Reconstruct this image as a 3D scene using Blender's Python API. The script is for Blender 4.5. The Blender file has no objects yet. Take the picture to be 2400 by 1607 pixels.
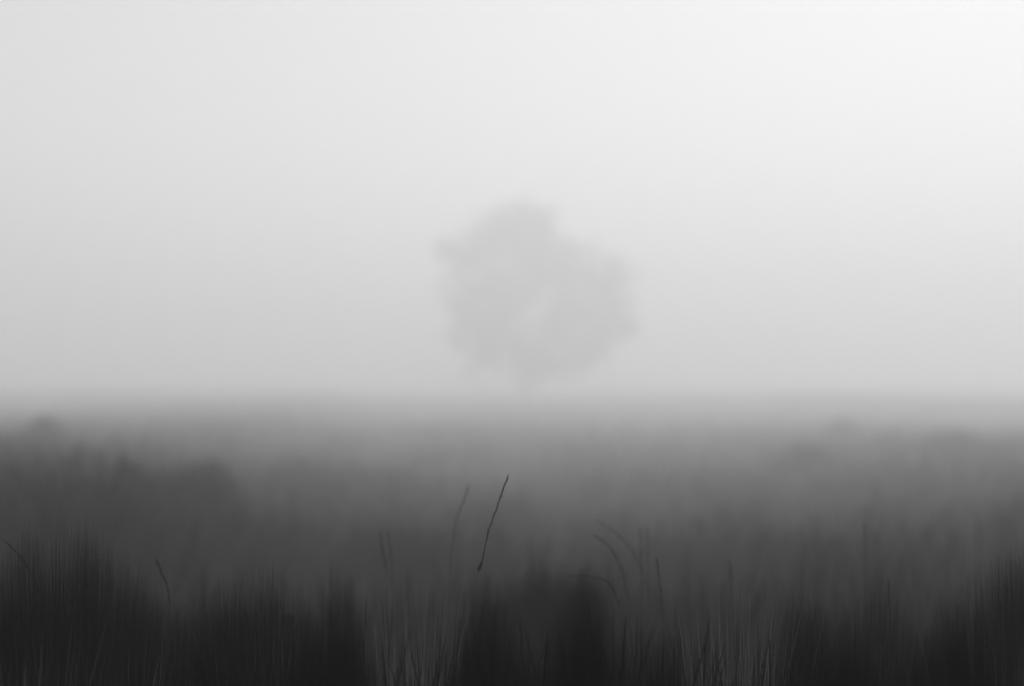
import bpy, math, random
import numpy as np
R = math.radians
rng = np.random.default_rng(7)
random.seed(7)
scene = bpy.context.scene
COL = scene.collection

# ------------------------------------------------------------------ settings
EYE = 1.05                 # camera height above the ground at the camera
FOG = 0.0118                # density per metre
FOG_G = 0.38
SUN_EL, SUN_AZ = 55, 32    # degrees, azimuth clockwise (to the right) of the view (+Y)
EXPO = 0.81

# ------------------------------------------------------------------ materials
def new_mat(name):
    m = bpy.data.materials.new(name); m.use_nodes = True
    m.node_tree.nodes.clear(); return m

def plant_mat(name, dark, light, rough=0.75, transl=0.25, noise=3.0):
    m = new_mat(name); nt = m.node_tree; N = nt.nodes; L = nt.links
    out = N.new('ShaderNodeOutputMaterial')
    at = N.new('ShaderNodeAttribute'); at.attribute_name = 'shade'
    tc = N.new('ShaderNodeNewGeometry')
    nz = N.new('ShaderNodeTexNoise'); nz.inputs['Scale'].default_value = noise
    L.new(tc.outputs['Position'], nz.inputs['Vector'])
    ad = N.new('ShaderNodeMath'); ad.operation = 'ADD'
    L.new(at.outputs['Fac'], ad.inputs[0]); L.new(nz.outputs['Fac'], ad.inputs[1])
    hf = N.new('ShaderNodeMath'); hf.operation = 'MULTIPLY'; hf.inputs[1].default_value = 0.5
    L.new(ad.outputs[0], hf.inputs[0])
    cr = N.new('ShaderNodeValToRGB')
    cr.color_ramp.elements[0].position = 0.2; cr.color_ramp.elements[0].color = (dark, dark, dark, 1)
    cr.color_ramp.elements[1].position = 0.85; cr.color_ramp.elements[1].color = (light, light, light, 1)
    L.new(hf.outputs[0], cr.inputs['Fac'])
    p = N.new('ShaderNodeBsdfPrincipled'); p.inputs['Roughness'].default_value = rough
    p.inputs['Specular IOR Level'].default_value = 0.05
    L.new(cr.outputs['Color'], p.inputs['Base Color'])
    tr = N.new('ShaderNodeBsdfTranslucent'); L.new(cr.outputs['Color'], tr.inputs['Color'])
    mx = N.new('ShaderNodeMixShader'); mx.inputs['Fac'].default_value = transl
    L.new(p.outputs[0], mx.inputs[1]); L.new(tr.outputs[0], mx.inputs[2])
    L.new(mx.outputs[0], out.inputs['Surface'])
    return m

def solid_mat(name, dark, light, scale, rough=0.95, bump=0.0):
    m = new_mat(name); nt = m.node_tree; N = nt.nodes; L = nt.links
    out = N.new('ShaderNodeOutputMaterial')
    g = N.new('ShaderNodeNewGeometry')
    nz = N.new('ShaderNodeTexNoise'); nz.inputs['Scale'].default_value = scale
    nz.inputs['Detail'].default_value = 8
    L.new(g.outputs['Position'], nz.inputs['Vector'])
    cr = N.new('ShaderNodeValToRGB')
    cr.color_ramp.elements[0].position = 0.3; cr.color_ramp.elements[0].color = (dark, dark, dark, 1)
    cr.color_ramp.elements[1].position = 0.7; cr.color_ramp.elements[1].color = (light, light, light, 1)
    L.new(nz.outputs['Fac'], cr.inputs['Fac'])
    p = N.new('ShaderNodeBsdfPrincipled'); p.inputs['Roughness'].default_value = rough
    p.inputs['Specular IOR Level'].default_value = 0.05
    L.new(cr.outputs['Color'], p.inputs['Base Color'])
    if bump:
        b = N.new('ShaderNodeBump'); b.inputs['Strength'].default_value = bump
        L.new(nz.outputs['Fac'], b.inputs['Height']); L.new(b.outputs[0], p.inputs['Normal'])
    L.new(p.outputs[0], out.inputs['Surface'])
    return m

M_SOIL = solid_mat('soil_and_thatch', 0.012, 0.03, 9.0, bump=0.4)
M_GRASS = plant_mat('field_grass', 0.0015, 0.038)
M_PALE = plant_mat('pale_feather_grass', 0.02, 0.17, transl=.35)
M_TUSS = plant_mat('tussock_grass', 0.002, 0.012, transl=.1)
M_WISP = plant_mat('dead_seed_stems', 0.004, 0.07, transl=.2)
M_STALK = plant_mat('dry_stalk', 0.02, 0.055, transl=0.05)
M_LEAF = plant_mat('tree_leaves', 0.03, 0.07, noise=1.0)
M_BUSH = plant_mat('bush_leaves', 0.012, 0.035, noise=5.0)
M_BARK = solid_mat('bark', 0.02, 0.06, 6.0, bump=0.5)

# ------------------------------------------------------------------ object helpers
def mesh_obj(name, V, F, mat, parent=None, shade=None, smooth=False):
    """V (n,3) array, F (m,4) or (m,3) int array"""
    me = bpy.data.meshes.new(name)
    V = np.asarray(V, dtype=np.float32); F = np.asarray(F, dtype=np.int32)
    k = F.shape[1]
    me.vertices.add(len(V)); me.vertices.foreach_set('co', V.ravel())
    me.loops.add(F.size); me.loops.foreach_set('vertex_index', F.ravel())
    me.polygons.add(len(F))
    me.polygons.foreach_set('loop_start', np.arange(0, F.size, k, dtype=np.int32))
    me.polygons.foreach_set('loop_total', np.full(len(F), k, dtype=np.int32))
    if smooth: me.polygons.foreach_set('use_smooth', np.ones(len(F), dtype=bool))
    me.update(calc_edges=True)
    if shade is not None:
        a = me.attributes.new('shade', 'FLOAT', 'POINT')
        a.data.foreach_set('value', np.asarray(shade, dtype=np.float32))
    me.materials.append(mat)
    o = bpy.data.objects.new(name, me); COL.objects.link(o)
    if parent: o.parent = parent
    return o

def tag(o, label=None, cat=None, group=None, kind=None):
    if label: o['label'] = label
    if cat: o['category'] = cat
    if group: o['group'] = group
    if kind: o['kind'] = kind
    return o

def empty(name, loc):
    o = bpy.data.objects.new(name, None); o.location = loc; o.empty_display_size = 0.2
    COL.objects.link(o); return o

# ------------------------------------------------------------------ terrain
_h = np.random.default_rng(11).random((64, 64))
def vnoise(x, y):
    xi = np.floor(x).astype(int); yi = np.floor(y).astype(int)
    fx = x - xi; fy = y - yi
    fx = fx*fx*(3-2*fx); fy = fy*fy*(3-2*fy)
    g = lambda a, b: _h[a % 64, b % 64]
    return (g(xi, yi)*(1-fx)+g(xi+1, yi)*fx)*(1-fy) + (g(xi, yi+1)*(1-fx)+g(xi+1, yi+1)*fx)*fy
def fbm(x, y):
    return (vnoise(x, y) + 0.5*vnoise(2.1*x+7, 2.1*y+3) + 0.25*vnoise(4.3*x+1, 4.3*y+9)) / 1.75

# how far the ground lies below its level at the camera, by distance
PD = np.array([-450, -60, 0, 1.3, 2.2, 3.5, 5.7, 8.5, 13, 19, 25, 35, 50, 72, 100, 157, 285, 450.])
PZ = EYE - .72 - np.array([.0, .1, .22, .27, .39, .55, .76, .95, 1.22, 1.5, 1.65, 1.87, 2.13, 2.2, 2.2, 2.0, .9, -1.2])
_t = np.linspace(-450, 450, 18001)
_p = np.interp(_t, PD, PZ)
def prof(y):
    return np.interp(y, _t, _p)
def ground_z(x, y):
    x = np.asarray(x, float); y = np.asarray(y, float)
    z = prof(y)
    r = np.hypot(x, y)
    # the field rises gently to the left and a little to the right
    z = z + 0.055*np.clip(-x + 0.03*y - .1, 0, 5)*np.clip(y/10, 0, 1)*np.clip((40-y)/20, 0, 1) + 0.10*np.clip(-x - 0.09*y - 0.5, 0, 5)*np.clip(y/10, 0, 1) + 0.03*np.clip(x - 0.15*y, 0, 10)*np.clip(y/10, 0, 1)
    amp = np.clip((r-2.0)/10, 0, 1)
    z = z + amp*0.30*(fbm(x*0.35+20, y*0.35+5)-0.5) + np.clip(r/40, 0, 1)*0.9*(fbm(x*0.07+3, y*0.05+8)-0.5) + np.clip((r-30)/80, 0, 1)*0.8*(vnoise(x*0.022+9.3, y*0.012+4.1)-0.5)
    return z

def polar_sheet():
    rs = np.concatenate([[0], np.geomspace(0.4, 440, 160)])
    na = 240
    ang = np.linspace(0, 2*np.pi, na, endpoint=False)
    RR, AA = np.meshgrid(rs[1:], ang, indexing='ij')
    x = np.concatenate([[0], (RR*np.sin(AA)).ravel()]); y = np.concatenate([[0], (RR*np.cos(AA)).ravel()])
    V = np.stack([x, y, ground_z(x, y)], 1)
    F = []
    nr = len(rs)-1
    i, j = np.meshgrid(np.arange(nr-1), np.arange(na), indexing='ij')
    a = 1+i*na+j; b = 1+i*na+(j+1) % na; c = 1+(i+1)*na+(j+1) % na; d = 1+(i+1)*na+j
    Q = np.stack([a, b, c, d], -1).reshape(-1, 4)
    k = np.arange(na)
    T = np.stack([np.zeros(na, int), 1+(k+1) % na, 1+k, np.zeros(na, int)], 1)
    me = bpy.data.meshes.new('ground')
    me.from_pydata(V.tolist(), [], [q[::-1] for q in Q.tolist()] + [t[:3] for t in T.tolist()])
    me.polygons.foreach_set('use_smooth', np.ones(len(me.polygons), dtype=bool))
    me.materials.append(M_SOIL)
    o = bpy.data.objects.new('ground', me); COL.objects.link(o)
    return tag(o, 'dark earth of the open field under the tall grass', 'ground', kind='structure')
polar_sheet()

# ------------------------------------------------------------------ grass blades
def blades(bx, by, bz, h, w, lean, leandir, prof_w, prof_t, curve=1.8):
    """ribbons: base points, height, width, horizontal reach at the tip; returns V,F"""
    n = len(bx); K = len(prof_w)
    t = np.asarray(prof_t)[None, :]
    yaw = rng.uniform(0, np.pi, n)[:, None]
    off = lean[:, None]*t**curve
    cx = bx[:, None] + off*np.cos(leandir)[:, None]
    cy = by[:, None] + off*np.sin(leandir)[:, None]
    # slight sway
    sw = rng.normal(0, 0.012, (n, 1))*np.sin(t*np.pi)
    cx = cx + sw*np.cos(yaw); cy = cy + sw*np.sin(yaw)
    ratio = np.clip(lean/np.maximum(h, .01), 0, 1.2)[:, None]
    cz = bz[:, None] + h[:, None]*(t - 0.18*ratio*t**3)
    hw = 0.5*w[:, None]*np.asarray(prof_w)[None, :]
    dx = np.cos(yaw)*hw; dy = np.sin(yaw)*hw
    A = np.stack([cx-dx, cy-dy, cz], -1); B = np.stack([cx+dx, cy+dy, cz], -1)
    V = np.stack([A, B], 2).reshape(-1, 3)           # n*K*2
    base = (np.arange(n)*K*2)[:, None] + (np.arange(K-1)*2)[None, :]
    F = np.stack([base, base+1, base+3, base+2], -1).reshape(-1, 4)
    return V, F, K*2

LEAF_W, LEAF_T = (1.0, 1.0, .75, .4, .06), (0, .3, .6, .85, 1)
CULM_W, CULM_T = (.55, .5, .45, .5, 1.6, 2.0, 1.2, .15), (0, .4, .7, .80, .84, .9, .96, 1)

def combine(parts):
    Vs, Fs, Ss, o = [], [], [], 0
    for V, F, S in parts:
        Vs.append(V); Fs.append(F+o); Ss.append(S); o += len(V)
    return np.concatenate(Vs), np.concatenate(Fs), np.concatenate(Ss)

def strip(parts, x, y, h, w, lean_amt, kind, shade, wind=0.0, sink=0.03):
    z = ground_z(x, y) - sink
    n = len(x)
    ld = rng.uniform(0, 2*np.pi, n); ln = np.abs(rng.normal(0, lean_amt, n))*h
    lx = ln*np.cos(ld) + wind*h; ly = ln*np.sin(ld)
    P = (LEAF_W, LEAF_T) if kind == 'leaf' else (CULM_W, CULM_T)
    V, F, k = blades(x, y, z, h, w, np.hypot(lx, ly), np.arctan2(ly, lx), *P)
    parts.append((V, F, np.repeat(shade, k)))

# world-space patches: (x, y, radius, height factor, density factor)
def height_map(x, y):
    f = 0.55 + 0.75*fbm(x*0.9+2, y*0.9+4)
    f = f*(0.85 + 0.3*vnoise(x*3.1+5, y*3.1))
    return f
def patch_density(x, y):
    d = np.clip((fbm(x*1.3+11, y*1.0+2)-0.30)/0.25, 0.12, 1.0)
    return d

parts = []
zones = [  # r0, r1, half-angle, number, width
    (1.1, 2.6, .72, 48000, .0019),
    (2.6, 6.0, .62, 42000, .0026),
    (6.0, 14., .50, 50000, .0048),
    (14., 32., .46, 44000, .010),
    (32., 80., .44, 36000, .024),
    (80., 170., .44, 22000, .06),
    (1.1, 5.0, 2.6, 10000, .006),
]
for (r0, r1, ha, n, w) in zones:
    a = rng.uniform(-ha, ha, n); r = np.sqrt(rng.uniform(r0*r0, r1*r1, n))
    x = r*np.sin(a); y = r*np.cos(a)
    keep = rng.random(n) < patch_density(x, y)
    x, y, r = x[keep], y[keep], r[keep]; n = len(x)
    sh = np.clip(0.4*rng.random(n) + 0.9*(fbm(x*3.3+9, y*1.6+1)-.25), 0, 1)*np.clip(.05+.95*(r-1.8)/7, .05, 1)  # tone drops close to the camera: shade between the tufts painted into blade colour
    c = rng.random(n) < 0.25
    lump = np.clip(.05*r, .04, .5)*(fbm(x*1.1+2, y*.7+4)-.45) + np.clip(.02*r, .02, .25)*(vnoise(x*5+5, y*4)-.5)
    hh = .72*rng.uniform(.45, 1.0, n)**.7 + lump
    tall = np.abs(rng.normal(0, 1, n))*np.clip(.012*r, .012, .09)
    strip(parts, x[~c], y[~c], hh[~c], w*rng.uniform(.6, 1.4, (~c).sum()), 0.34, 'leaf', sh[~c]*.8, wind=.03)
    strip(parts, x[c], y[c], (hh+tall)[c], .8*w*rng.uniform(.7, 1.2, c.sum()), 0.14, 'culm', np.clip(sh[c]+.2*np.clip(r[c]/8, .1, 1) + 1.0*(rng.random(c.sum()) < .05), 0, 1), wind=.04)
V, F, S = combine(parts)
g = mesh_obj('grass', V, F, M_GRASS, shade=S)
tag(g, 'tall feathery meadow grass covering the whole misty field', 'grass', kind='stuff')

# ------------------------------------------------------------------ camera geometry (for laying out distances)
F_PX = 50/36*2400; HOR = 890.0
def at(px, dist):                      # ground x for a column of the photograph (2342 wide) at a distance
    return (px*2400/2342 - 1200)/F_PX*dist
def zat(py, dist):                     # height of a row of the photograph at a distance
    return EYE - (py*2400/2342 - HOR)/F_PX*dist

# ------------------------------------------------------------------ tussocks
def tussock(px, topy, dist, halfw_px, label, n=2600, w=.0035, pale=False, loose=False):
    x0 = at(px, dist); y0 = dist; zg = float(ground_z(x0, y0)); rad = halfw_px*1.025/F_PX*dist
    hgt = (zat(topy, dist) - zg)*(1.12 if pale else 1.0 if loose else 1.07 if dist < 1.85 else 1.045)
    r0 = rng.random(n)**.5
    an = rng.uniform(0, 2*np.pi, n)
    k0 = .75 if not pale else .6
    bx, by = r0*rad*k0*np.cos(an), r0*rad*k0*np.sin(an)
    reach = rad*(1-k0)*r0*rng.uniform(.6, 1.1, n)
    reach = reach + np.abs(rng.normal(0, .07 if pale else .012, n))
    hh = hgt*(1-.34*r0**3.0)*(rng.uniform(.4, 1.0, n) if pale else 1-(.6 if loose else .24)*rng.random(n)**1.6)*(1+.21*(vnoise(bx*16+px*.37, by*9+3)-.5)+.09*(vnoise(bx*45+px*.37, by*30)-.5))
    o = empty('grass_tussock' if not pale else 'grass_tuft', (x0, y0, zg))
    mat = M_PALE if pale else M_TUSS
    V, F, k = blades(bx, by, np.full(n, -.04), hh, w*rng.uniform(.6, 1.3, n), reach, an + rng.normal(0, 1.3 if pale else .4, n), LEAF_W, LEAF_T, 1.6)
    mesh_obj('leaf_blades', V, F, mat, o, np.repeat(rng.random(n), k))
    m = n//(12 if not pale else 4)
    an = rng.uniform(0, 2*np.pi, m); r0 = rng.random(m)
    r0 = r0**.5
    V, F, k = blades(.85*rad*r0*np.cos(an), .85*rad*r0*np.sin(an), np.full(m, -.04), hgt*(.97-.36*r0**2)*rng.uniform(.5, 1.0, m),
                     w*.7*np.ones(m), rad*.4*r0 + np.abs(rng.normal(0, .05, m)), an + rng.normal(0, 1.0, m), CULM_W, CULM_T, 1.6)
    mesh_obj('seed_stems', V, F, M_PALE if pale else M_WISP, o, np.repeat(rng.random(m), k))
    if pale: tag(o, label, 'grass tuft', 'pale feathery tufts in the foreground')
    else: tag(o, label, 'grass tussock', 'dark tussocks in the misty meadow')

TUSS = [
    (2340, 1275, 2.3, 300, 'dark rounded tussock in the right foreground at the frame edge', 17000),
    (390, 1278, 2.7, 210, 'dark tussock wedged between the broad left foreground one and its right neighbour', 11000),
    (1930, 1365, 2.6, 260, 'low wide dark tussock below the faint upright stalk at right', 13000),
    (150, 1275, 2.4, 330, 'broad dark tussock filling the left foreground', 21000),
    (600, 1290, 2.4, 230, 'dark tussock with the dried round flower head at its right side', 15000),
    (740, 1392, 1.8, 190, 'low dark tussock directly left of the pale tuft near bottom centre', 11000),
    (1255, 1265, 4.4, 190, 'dark domed tussock below the lone tree, right of the bent seed stalk', 10000),
    (1150, 1412, 1.8, 170, 'near black low tussock below the bent seed stalk', 10000),
    (1410, 1425, 1.5, 250, 'near black low tussock right of bottom centre', 14000),
    (430, 1450, 1.4, 300, 'low black tussock left of bottom centre', 17000),
    (2090, 1440, 1.5, 320, 'low black tussock in front of the rounded right one', 19000),
    (1870, 1415, 1.7, 220, 'low dark tussock left of the rounded right one', 12000),
    (880, 1168, 11.0, 150, 'grey hazy tussock behind the two short broken stalks', 1700),
    (1160, 1112, 20., 130, 'pale hazy tussock directly behind the bent seed stalk', 1600),
]
for (px, ty, d, hw, lab, n) in TUSS:
    tussock(px, ty, d, hw, lab, n=n, w=.0015*max(.65, d/3.2), loose=d > 8)
for (px, ty, d, hw, lab, n) in [
    (935, 1320, 2.5, 170, 'pale feathery tuft left of bottom centre between two black tussocks', 1700),
    (1680, 1320, 2.4, 170, 'pale feathery tuft right of bottom centre', 1700),
    (60, 1400, 2.05, 230, 'pale wispy tuft at the bottom left corner', 700),
    (290, 1420, 2.05, 190, 'pale wispy tuft just right of the bottom left corner one', 500),
    (2260, 1410, 2.0, 190, 'pale wispy tuft in front of the rounded tussock at far right', 500)]:
    tussock(px, ty, d, hw, lab, n=n, w=.0011, pale=True)

# ------------------------------------------------------------------ leafy low bushes far in the mist
def quads_cloud(C, size, shade):
    """random oriented leaf quads around centres C"""
    n = len(C)
    u = rng.normal(size=(n, 3)); u /= np.linalg.norm(u, axis=1)[:, None]
    v = np.cross(u, rng.normal(size=(n, 3))); v /= np.linalg.norm(v, axis=1)[:, None]
    s = (size*rng.uniform(.6, 1.4, n))[:, None]
    V = np.stack([C-u*s, C+v*s*.5, C+u*s, C-v*s*.5], 1).reshape(-1, 3)
    F = np.arange(4*n).reshape(-1, 4)
    return V, F, np.repeat(shade, 4)

def tube(pts, rads, sides=8):
    pts = [np.array(p, float) for p in pts]
    V, F = [], []
    for i, p in enumerate(pts):
        t = pts[min(i+1, len(pts)-1)] - pts[max(i-1, 0)]; t /= np.linalg.norm(t)+1e-9
        a = np.cross(t, [0.3, 1, 0.2]); a /= np.linalg.norm(a)+1e-9; b = np.cross(t, a)
        for k in range(sides):
            an = 2*np.pi*k/sides
            V.append(p + rads[i]*(np.cos(an)*a + np.sin(an)*b))
    for i in range(len(pts)-1):
        for k in range(sides):
            F.append((i*sides+k, i*sides+(k+1) % sides, (i+1)*sides+(k+1) % sides, (i+1)*sides+k))
    c0 = len(V); V.append(pts[0]); c1 = len(V); V.append(pts[-1])
    n = len(pts)-1
    for k in range(sides):
        F.append((c0, c0, (k+1) % sides, k)); F.append((c1, c1, n*sides+k, n*sides+(k+1) % sides))
    return V, F

def join_tubes(ts):
    V, F, o = [], [], 0
    for v, f in ts:
        V += v; F += [tuple(i+o for i in q) for q in f]; o += len(v)
    F = [tuple(dict.fromkeys(q)) for q in F]
    return V, F

def poly_obj(name, V, F, mat, parent=None):
    me = bpy.data.meshes.new(name)
    me.from_pydata([tuple(map(float, v)) for v in V], [], F)
    me.polygons.foreach_set('use_smooth', np.ones(len(me.polygons), dtype=bool))
    me.materials.append(mat); me.update()
    o = bpy.data.objects.new(name, me); COL.objects.link(o)
    if parent: o.parent = parent
    return o

def bush(px, topy, dist, hw_px, label, n=3000, near=False):
    x0 = at(px, dist); zg = float(ground_z(x0, dist)); rad = hw_px*1.025/F_PX*dist
    hgt = zat(topy, dist) - zg
    o = empty('heather_bush' if near else 'bush', (x0, dist, zg))
    ph = rng.uniform(0, 6.28, 5)
    def top(r, a):                                   # uneven dome
        lob = 1 + .07*np.sin(2*a+ph[0]) + .06*np.sin(3*a+ph[1]) + .07*np.sin(5*a+ph[2]+4*r) + .06*np.sin(9*r+ph[3]+a)
        return hgt*np.clip(1-.62*r**2.2, .1, 1)*np.clip(lob, .8, 1.08)
    ts = []; Cs = []
    for k in range(16 if near else 10):
        a = k*2.4; r = math.sqrt((k+.3)/16)*.85; hh = float(top(r, a))*random.uniform(.85, .98)
        e = (rad*r*math.cos(a), rad*r*math.sin(a), hh); q = .6 if near else 1
        ts.append(tube([(0, 0, -.08), (e[0]*.5, e[1]*.5, hh*.5), e], [.012*q, .007*q, .002], 5))
    V, F = join_tubes(ts); poly_obj('stems', V, F, M_BARK, o)
    nc = n//12
    r = np.sqrt(rng.random(nc)); a = rng.uniform(0, 6.283, nc)
    z = top(r, a)*(1-.75*rng.random(nc)**1.8)
    c = np.stack([rad*r*np.cos(a), rad*r*np.sin(a), z], 1)
    C = (c[:, None, :] + rng.normal(size=(nc, 12, 3))*(.018 if near else .05)*np.array([1, 1, 1.6])).reshape(-1, 3)
    V, F, S = quads_cloud(C, .007 if near else .03+.0008*dist, rng.random(len(C)))
    mesh_obj('foliage', V, F, M_DARK if near else M_BUSH, o, S)
    if near: tag(o, label, 'heather', 'dark heather cushions in the foreground')
    else: tag(o, label, 'bush', 'low bushes fading into the mist')
bush(480, 1082, 16., 85, 'small rounded bush on the misty rise at left')
bush(190, 1038, 22., 95, 'faint rounded bush between the far left one and the small rounded one')
bush(340, 1092, 13., 210, 'wide low scrub below the small rounded bush on the left rise', 4000)
bush(100, 963, 38., 45, 'small faint bush sticking up from the mist at far left')
bush(1840, 1024, 38., 75, 'low faint bush mound in the mist right of the tree')
bush(2180, 990, 50., 90, 'faintest low bush mound in the mist near the right edge')
bush(1925, 962, 66., 45, 'tiny barely visible bush in the far mist right of the tree')

# ------------------------------------------------------------------ single seed stalks that stand out
def stalk(pts, label, knots=(), wmm=2.6, head=0.30, dist=None, droop=False):
    """pts: rows/columns of the visible run with distance, tip last"""
    wmm *= .36; pts = [(a_, b_, c_*(.78 if c_ < 5 else 1)) for a_, b_, c_ in pts]
    P = [(at(px, d), d, zat(py, d)) for (px, py, d) in pts]
    bx, by = P[0][0] + (P[0][0]-P[1][0])*.5, P[0][1]
    zg = float(ground_z(bx, by))
    o = empty('grass_stalk', (bx, by, zg))
    p0 = np.array(P[0]) - np.array((bx, by, zg)); L = [np.array((0, 0, -.03))]
    m = max(2, int(p0[2]/.09))
    L += [np.array((p0[0]*(i/m)**1.8, 0, p0[2]*i/m)) for i in range(1, m)] + [np.array(p) - np.array((bx, by, zg)) for p in P]
    # resample with a smooth curve
    L = np.array(L); s = np.r_[0, np.cumsum(np.linalg.norm(np.diff(L, axis=0), axis=1))]
    from mathutils import Vector
    def cr(p0, p1, p2, p3, t):
        return .5*((2*p1)+(-p0+p2)*t+(2*p0-5*p1+4*p2-p3)*t*t+(-p0+3*p1-3*p2+p3)*t**3)
    Q = []
    E = [L[0]*2-L[1]] + list(L) + [L[-1]*2-L[-2]]
    for i in range(len(L)-1):
        for t in np.linspace(0, 1, 8, endpoint=False): Q.append(cr(E[i], E[i+1], E[i+2], E[i+3], t))
    Q.append(L[-1]); n = len(Q)
    r = [wmm/2000*(1-.7*i/(n-1)) for i in range(n)]
    poly_obj('stem', *join_tubes([tube(Q, r, 6)]), M_STALK, o)
    # seed head: spikelets set along the last part
    ts = []
    i0 = int(n*(1-head))
    def spikelets(i, big, reps, out):
        i = min(i, n-1)
        for _ in range(reps):
            p = Q[i]; d = Q[min(i+1, n-1)]-Q[max(i-1, 0)]; d = d/(np.linalg.norm(d)+1e-9)
            q = p + d*.012*big + np.array([random.gauss(0, .0013), random.gauss(0, .0013), 0])*big
            m = (p+q)/2 + np.array([random.gauss(0, .001), random.gauss(0, .001), 0])
            out.append(tube([p, m, q + d*.006], [.0005, wmm/1000*big, .0002], 5))
    for i in range(i0, n): spikelets(i, .55, 2, ts)
    for kn in knots:
        one = []; spikelets(int(kn*n), 1.0, 4, one)
        poly_obj('spikelet', *join_tubes(one), M_STALK, o)
    poly_obj('seed_head', *join_tubes(ts), M_STALK, o)
    tag(o, label, 'grass stalk', 'taller seed stalks above the grass')

stalk([(1090, 1330, 3.1), (1103, 1278, 3.1), (1118, 1210, 3.1), (1140, 1150, 3.1), (1158, 1098, 3.1)],
      'tallest dark bent seed stalk near the middle, leaning right', knots=(.52, .70), wmm=2.6)
stalk([(1030, 1340, 4.0), (1032, 1270, 4.0), (1043, 1195, 4.0), (1058, 1150, 4.0), (1069, 1118, 4.0)],
      'thin pale seed stalk standing just left of the tallest bent stalk', wmm=2.0)
stalk([(886, 1330, 4.0), (882, 1283, 4.0), (876, 1255, 4.0), (872, 1226, 4.0)],
      'short dark stalk leaning left below the grey hazy tussock', knots=(.5,), wmm=3.4, head=.25)
stalk([(898, 1330, 4.2), (896, 1280, 4.2), (893, 1250, 4.2), (890, 1222, 4.2)],
      'short upright stalk crossing just right of the short left-leaning one', wmm=3.0, head=.35)
stalk([(1500, 1420, 4.0), (1478, 1330, 4.0), (1448, 1262, 4.0), (1415, 1222, 4.0), (1372, 1193, 4.0)],
      'long arching stalk drooping left, upper one right of centre', wmm=2.2)
stalk([(1440, 1400, 3.8), (1426, 1320, 3.8), (1410, 1275, 3.8), (1390, 1245, 3.8), (1366, 1227, 3.8)],
      'shorter arching stalk drooping left under the long arching one', wmm=2.6)
stalk([(1425, 1440, 3.5), (1412, 1370, 3.5), (1392, 1331, 3.5), (1352, 1315, 3.5), (1312, 1314, 3.5)],
      'stalk bent over flat to the left beside the domed tussock', wmm=3.0)
stalk([(1469, 1380, 4.0), (1466, 1310, 4.0), (1465, 1260, 4.0), (1464, 1218, 4.0)],
      'straight thin stalk, left one of the close upright pair at right', wmm=2.6)
stalk([(1481, 1380, 4.2), (1480, 1310, 4.2), (1479, 1260, 4.2), (1480, 1212, 4.2)],
      'straight thin stalk, right one of the close upright pair', wmm=2.4)
stalk([(1514, 1420, 3.6), (1511, 1360, 3.6), (1507, 1320, 3.6), (1502, 1286, 3.6)],
      'dark short spike right of the close upright pair', wmm=3.4)
stalk([(95, 1360, 3.2), (70, 1300, 3.2), (48, 1268, 3.2), (24, 1244, 3.2)],
      'dark stalk leaning left over the broad left tussock', wmm=2.6)
stalk([(392, 1400, 3.4), (386, 1342, 3.4), (376, 1315, 3.4), (365, 1288, 3.4)],
      'thin stalk leaning left at the edge of the broad left tussock', wmm=2.4)
stalk([(96, 1250, 6.0), (97, 1180, 6.0), (99, 1140, 6.0), (105, 1106, 6.0)],
      'faint thin stalk high in the mist below the far left bush', wmm=3.0)
stalk([(1978, 1330, 4.6), (1977, 1280, 4.6), (1976, 1240, 4.6), (1975, 1200, 4.6)],
      'faint upright stalk left of the rounded right tussock', wmm=3.0)
stalk([(2032, 1450, 3.4), (2031, 1400, 3.4), (2030, 1370, 3.4), (2029, 1335, 3.4)],
      'thin dark stalk beside the rounded right tussock', wmm=2.4)
stalk([(1672, 1390, 4.0), (1670, 1340, 4.0), (1669, 1310, 4.0), (1667, 1286, 4.0)],
      'short lone stalk between the spike and the faint upright stalk', wmm=2.4)

# dried flower head low at left
def flower(px, py, d):
    x0, z = at(px, d), zat(py, d); zg = float(ground_z(x0, d))
    o = empty('dried_flower', (x0, d, zg)); h = z-zg
    poly_obj('stem', *join_tubes([tube([(0.02, 0, -.03), (.03, 0, h*.5), (0, 0, h)], [.002, .0018, .0014], 6)]), M_STALK, o)
    ts = []
    for k in range(40):
        a = k*2.4; c = 1-2*(k+.5)/40; s = math.sqrt(1-c*c)
        dv = np.array((s*math.cos(a), s*math.sin(a), c*.8))
        p = np.array((0, 0, h))
        ts.append(tube([p, p+dv*.008, p+dv*random.uniform(.012, .017)], [.002, .0022, .0004], 5))
    poly_obj('flower_head', *join_tubes(ts), M_STALK, o)
    tag(o, 'dark round dried flower head on a thin stem in the left grass', 'dried flower')
flower(660, 1414, 2.5)

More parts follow.
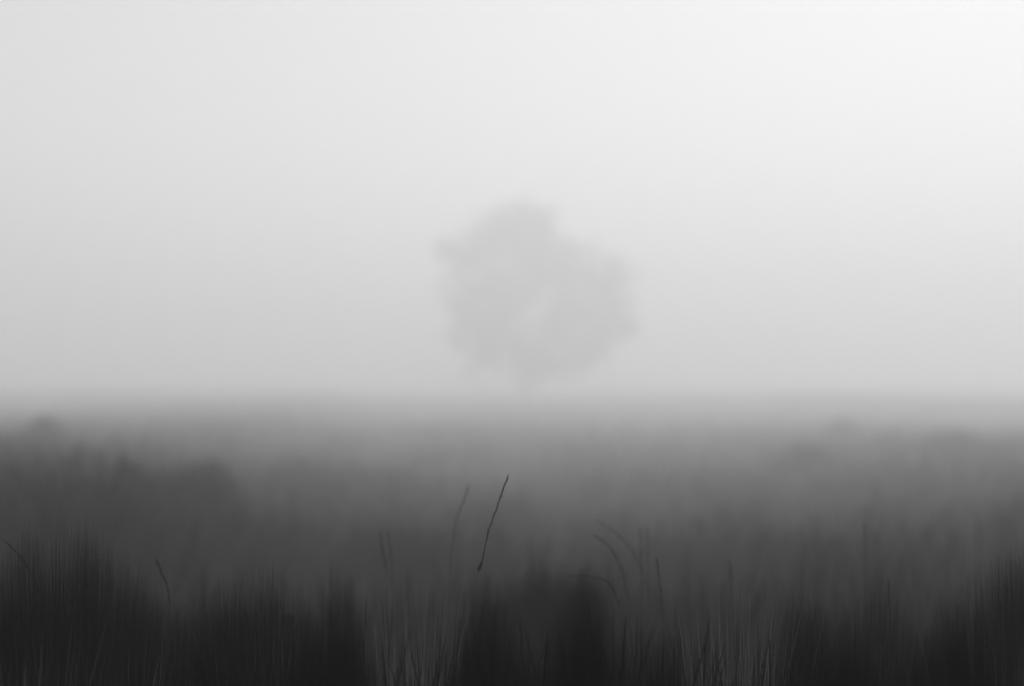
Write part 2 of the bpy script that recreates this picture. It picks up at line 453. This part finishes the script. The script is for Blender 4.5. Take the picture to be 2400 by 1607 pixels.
# ------------------------------------------------------------------ the lone tree
TD = 186.0
def tree():
    x0 = at(1200, TD); zg = float(ground_z(x0, TD))
    o = empty('tree', (x0, TD, zg))
    tag(o, 'large lone broad-crowned tree faint in the mist at the centre', 'tree')
    def w(px, py, dy=0):
        return np.array((at(px, TD)-x0, dy, zat(py, TD)-zg))
    lobes = [  # px, py, depth, radius px
        (1185, 545, 0, 70), (1115, 565, .8, 70), (1065, 590, -.5, 48), (1240, 560, -.6, 60),
        (1305, 615, .5, 66), (1370, 645, -.3, 60), (1415, 630, .2, 38), (1405, 700, .8, 50), (1065, 665, 0, 50),
        (1130, 650, 1.5, 74), (1220, 635, -1.5, 68), (1310, 695, 1.2, 72), (1085, 755, -.6, 64),
        (1055, 720, .8, 38), (1140, 765, 1., 54), (1140, 700, -1.2, 54), (1300, 765, -1., 64), (1375, 770, .5, 50),
        (1110, 815, .4, 50), (1190, 815, -.5, 50), (1270, 820, .5, 50), (1345, 815, -.4, 42), (1220, 845, 1., 36),
        (1430, 745, 0, 30), (1020, 572, 0, 26), (1195, 495, 0, 42), (1235, 500, .4, 30), (1140, 520, -.3, 40)]
    top = w(1190, 830)
    trunk = [np.array((0.1, 0, -.3)), np.array((0, 0, 1.0)), (top+np.array((0, 0, 1.0)))*.5 + np.array((.1, 0, -.2)), top, w(1200, 720, .1), w(1190, 600)]
    ts = [tube(trunk, [.6, .40, .34, .30, .2, .08], 12)]
    Cs = []
    for (px, py, dy, r) in lobes:
        c = w(px, py, dy*1.6); rad = r*1.025/F_PX*TD
        s = trunk[3] + (trunk[4]-trunk[3])*random.uniform(0, .9) if py > 620 else trunk[4] + (trunk[5]-trunk[4])*random.uniform(0, .6)
        mid = (s+c)/2 + np.array((random.gauss(0, .3), random.gauss(0, .3), random.uniform(0, .4)))
        ts.append(tube([s, mid, c], [.13, .09, .03], 6))
        for _ in range(6):
            e = c + np.array([random.gauss(0, 1) for _ in range(3)])*rad*.55
            ts.append(tube([mid*.4+c*.6, (c+e)/2, e], [.04, .025, .01], 4))
        for _ in range(int(10.0*(rad/1.4)**2)+6):               # leaf clumps
            v = np.array([random.gauss(0, 1) for _ in range(3)]); v /= np.linalg.norm(v)
            cc = c + v*rad*(random.random()**.6*1.0 if random.random() < .75 else random.uniform(.9, 1.5))
            m = 52
            Cs.append(cc + rng.normal(size=(m, 3))*rng.uniform(.22, .6))
    poly_obj('trunk', *join_tubes(ts), M_BARK, o)
    C = np.concatenate(Cs)
    # the light gap seen in the middle of the crown
    gx, gz = w(1215, 722)[0], w(1215, 722)[2]
    near = ((C[:, 0]-gx)/.8)**2 + ((C[:, 2]-gz)/.9)**2 < 1
    C = C[~(near & (rng.random(len(C)) < .6))]
    V, F, S = quads_cloud(C, .17, rng.random(len(C)))
    mesh_obj('crown', V, F, M_LEAF, o, S)
tree()

# ------------------------------------------------------------------ haze
def haze():
    s, zb, zt = 460.0, -5.0, 25.0
    V = [(-s, -s, zb), (s, -s, zb), (s, s, zb), (-s, s, zb), (-s, -s, zt), (s, -s, zt), (s, s, zt), (-s, s, zt)]
    F = [(3, 2, 1, 0), (4, 5, 6, 7), (0, 1, 5, 4), (1, 2, 6, 5), (2, 3, 7, 6), (3, 0, 4, 7)]
    m = new_mat('haze_air'); N = m.node_tree.nodes
    out = N.new('ShaderNodeOutputMaterial'); p = N.new('ShaderNodeVolumePrincipled')
    p.inputs['Color'].default_value = (.97, .97, .97, 1); p.inputs['Density'].default_value = FOG
    p.inputs['Anisotropy'].default_value = FOG_G
    m.node_tree.links.new(p.outputs[0], out.inputs['Volume'])
    me = bpy.data.meshes.new('haze'); me.from_pydata(V, [], F); me.materials.append(m)
    o = bpy.data.objects.new('haze', me); COL.objects.link(o)
    tag(o, 'thick even morning mist filling the whole meadow', 'mist', kind='stuff')
haze()

# ------------------------------------------------------------------ light
world = bpy.data.worlds.new('World'); scene.world = world; world.use_nodes = True
nt = world.node_tree; nt.nodes.clear()
wo = nt.nodes.new('ShaderNodeOutputWorld'); bg = nt.nodes.new('ShaderNodeBackground')
sky = nt.nodes.new('ShaderNodeTexSky'); sky.sky_type = 'NISHITA'; sky.sun_disc = False
sky.sun_elevation = R(SUN_EL); sky.sun_rotation = R(SUN_AZ)
sky.dust_density = 2.0; sky.air_density = 1.0
bw = nt.nodes.new('ShaderNodeRGBToBW')           # the photograph is black and white
nt.links.new(sky.outputs[0], bw.inputs[0]); nt.links.new(bw.outputs[0], bg.inputs['Color'])
bg.inputs['Strength'].default_value = 0.10
nt.links.new(bg.outputs[0], wo.inputs['Surface'])

sun = bpy.data.lights.new('sun', 'SUN'); sun.energy = 1.5; sun.angle = R(12)
so = bpy.data.objects.new('sun', sun); COL.objects.link(so)
from mathutils import Vector
sd = Vector((math.sin(R(SUN_AZ))*math.cos(R(SUN_EL)), math.cos(R(SUN_AZ))*math.cos(R(SUN_EL)), math.sin(R(SUN_EL))))
so.rotation_euler = sd.to_track_quat('Z', 'Y').to_euler()
so.location = sd*60

# ------------------------------------------------------------------ camera
cam = bpy.data.cameras.new('camera'); cam.lens = 50; cam.sensor_width = 36
cam.clip_start = .05; cam.clip_end = 3000
cam.dof.use_dof = True; cam.dof.focus_distance = 2.3; cam.dof.aperture_fstop = 1.7
co = bpy.data.objects.new('camera', cam); COL.objects.link(co)
co.location = (0, 0, EYE)
co.rotation_euler = (R(90) + math.atan((HOR-803.5)/F_PX), 0, 0)
scene.camera = co

scene.view_settings.view_transform = 'Standard'; scene.view_settings.look = 'None'
scene.view_settings.gamma = 1; scene.view_settings.exposure = EXPO
scene.render.engine = 'CYCLES'
cy = scene.cycles
cy.use_denoising = True
cy.max_bounces = 10; cy.volume_bounces = 6; cy.diffuse_bounces = 3; cy.glossy_bounces = 2
cy.transmission_bounces = 3; cy.transparent_max_bounces = 8
cy.use_adaptive_sampling = False
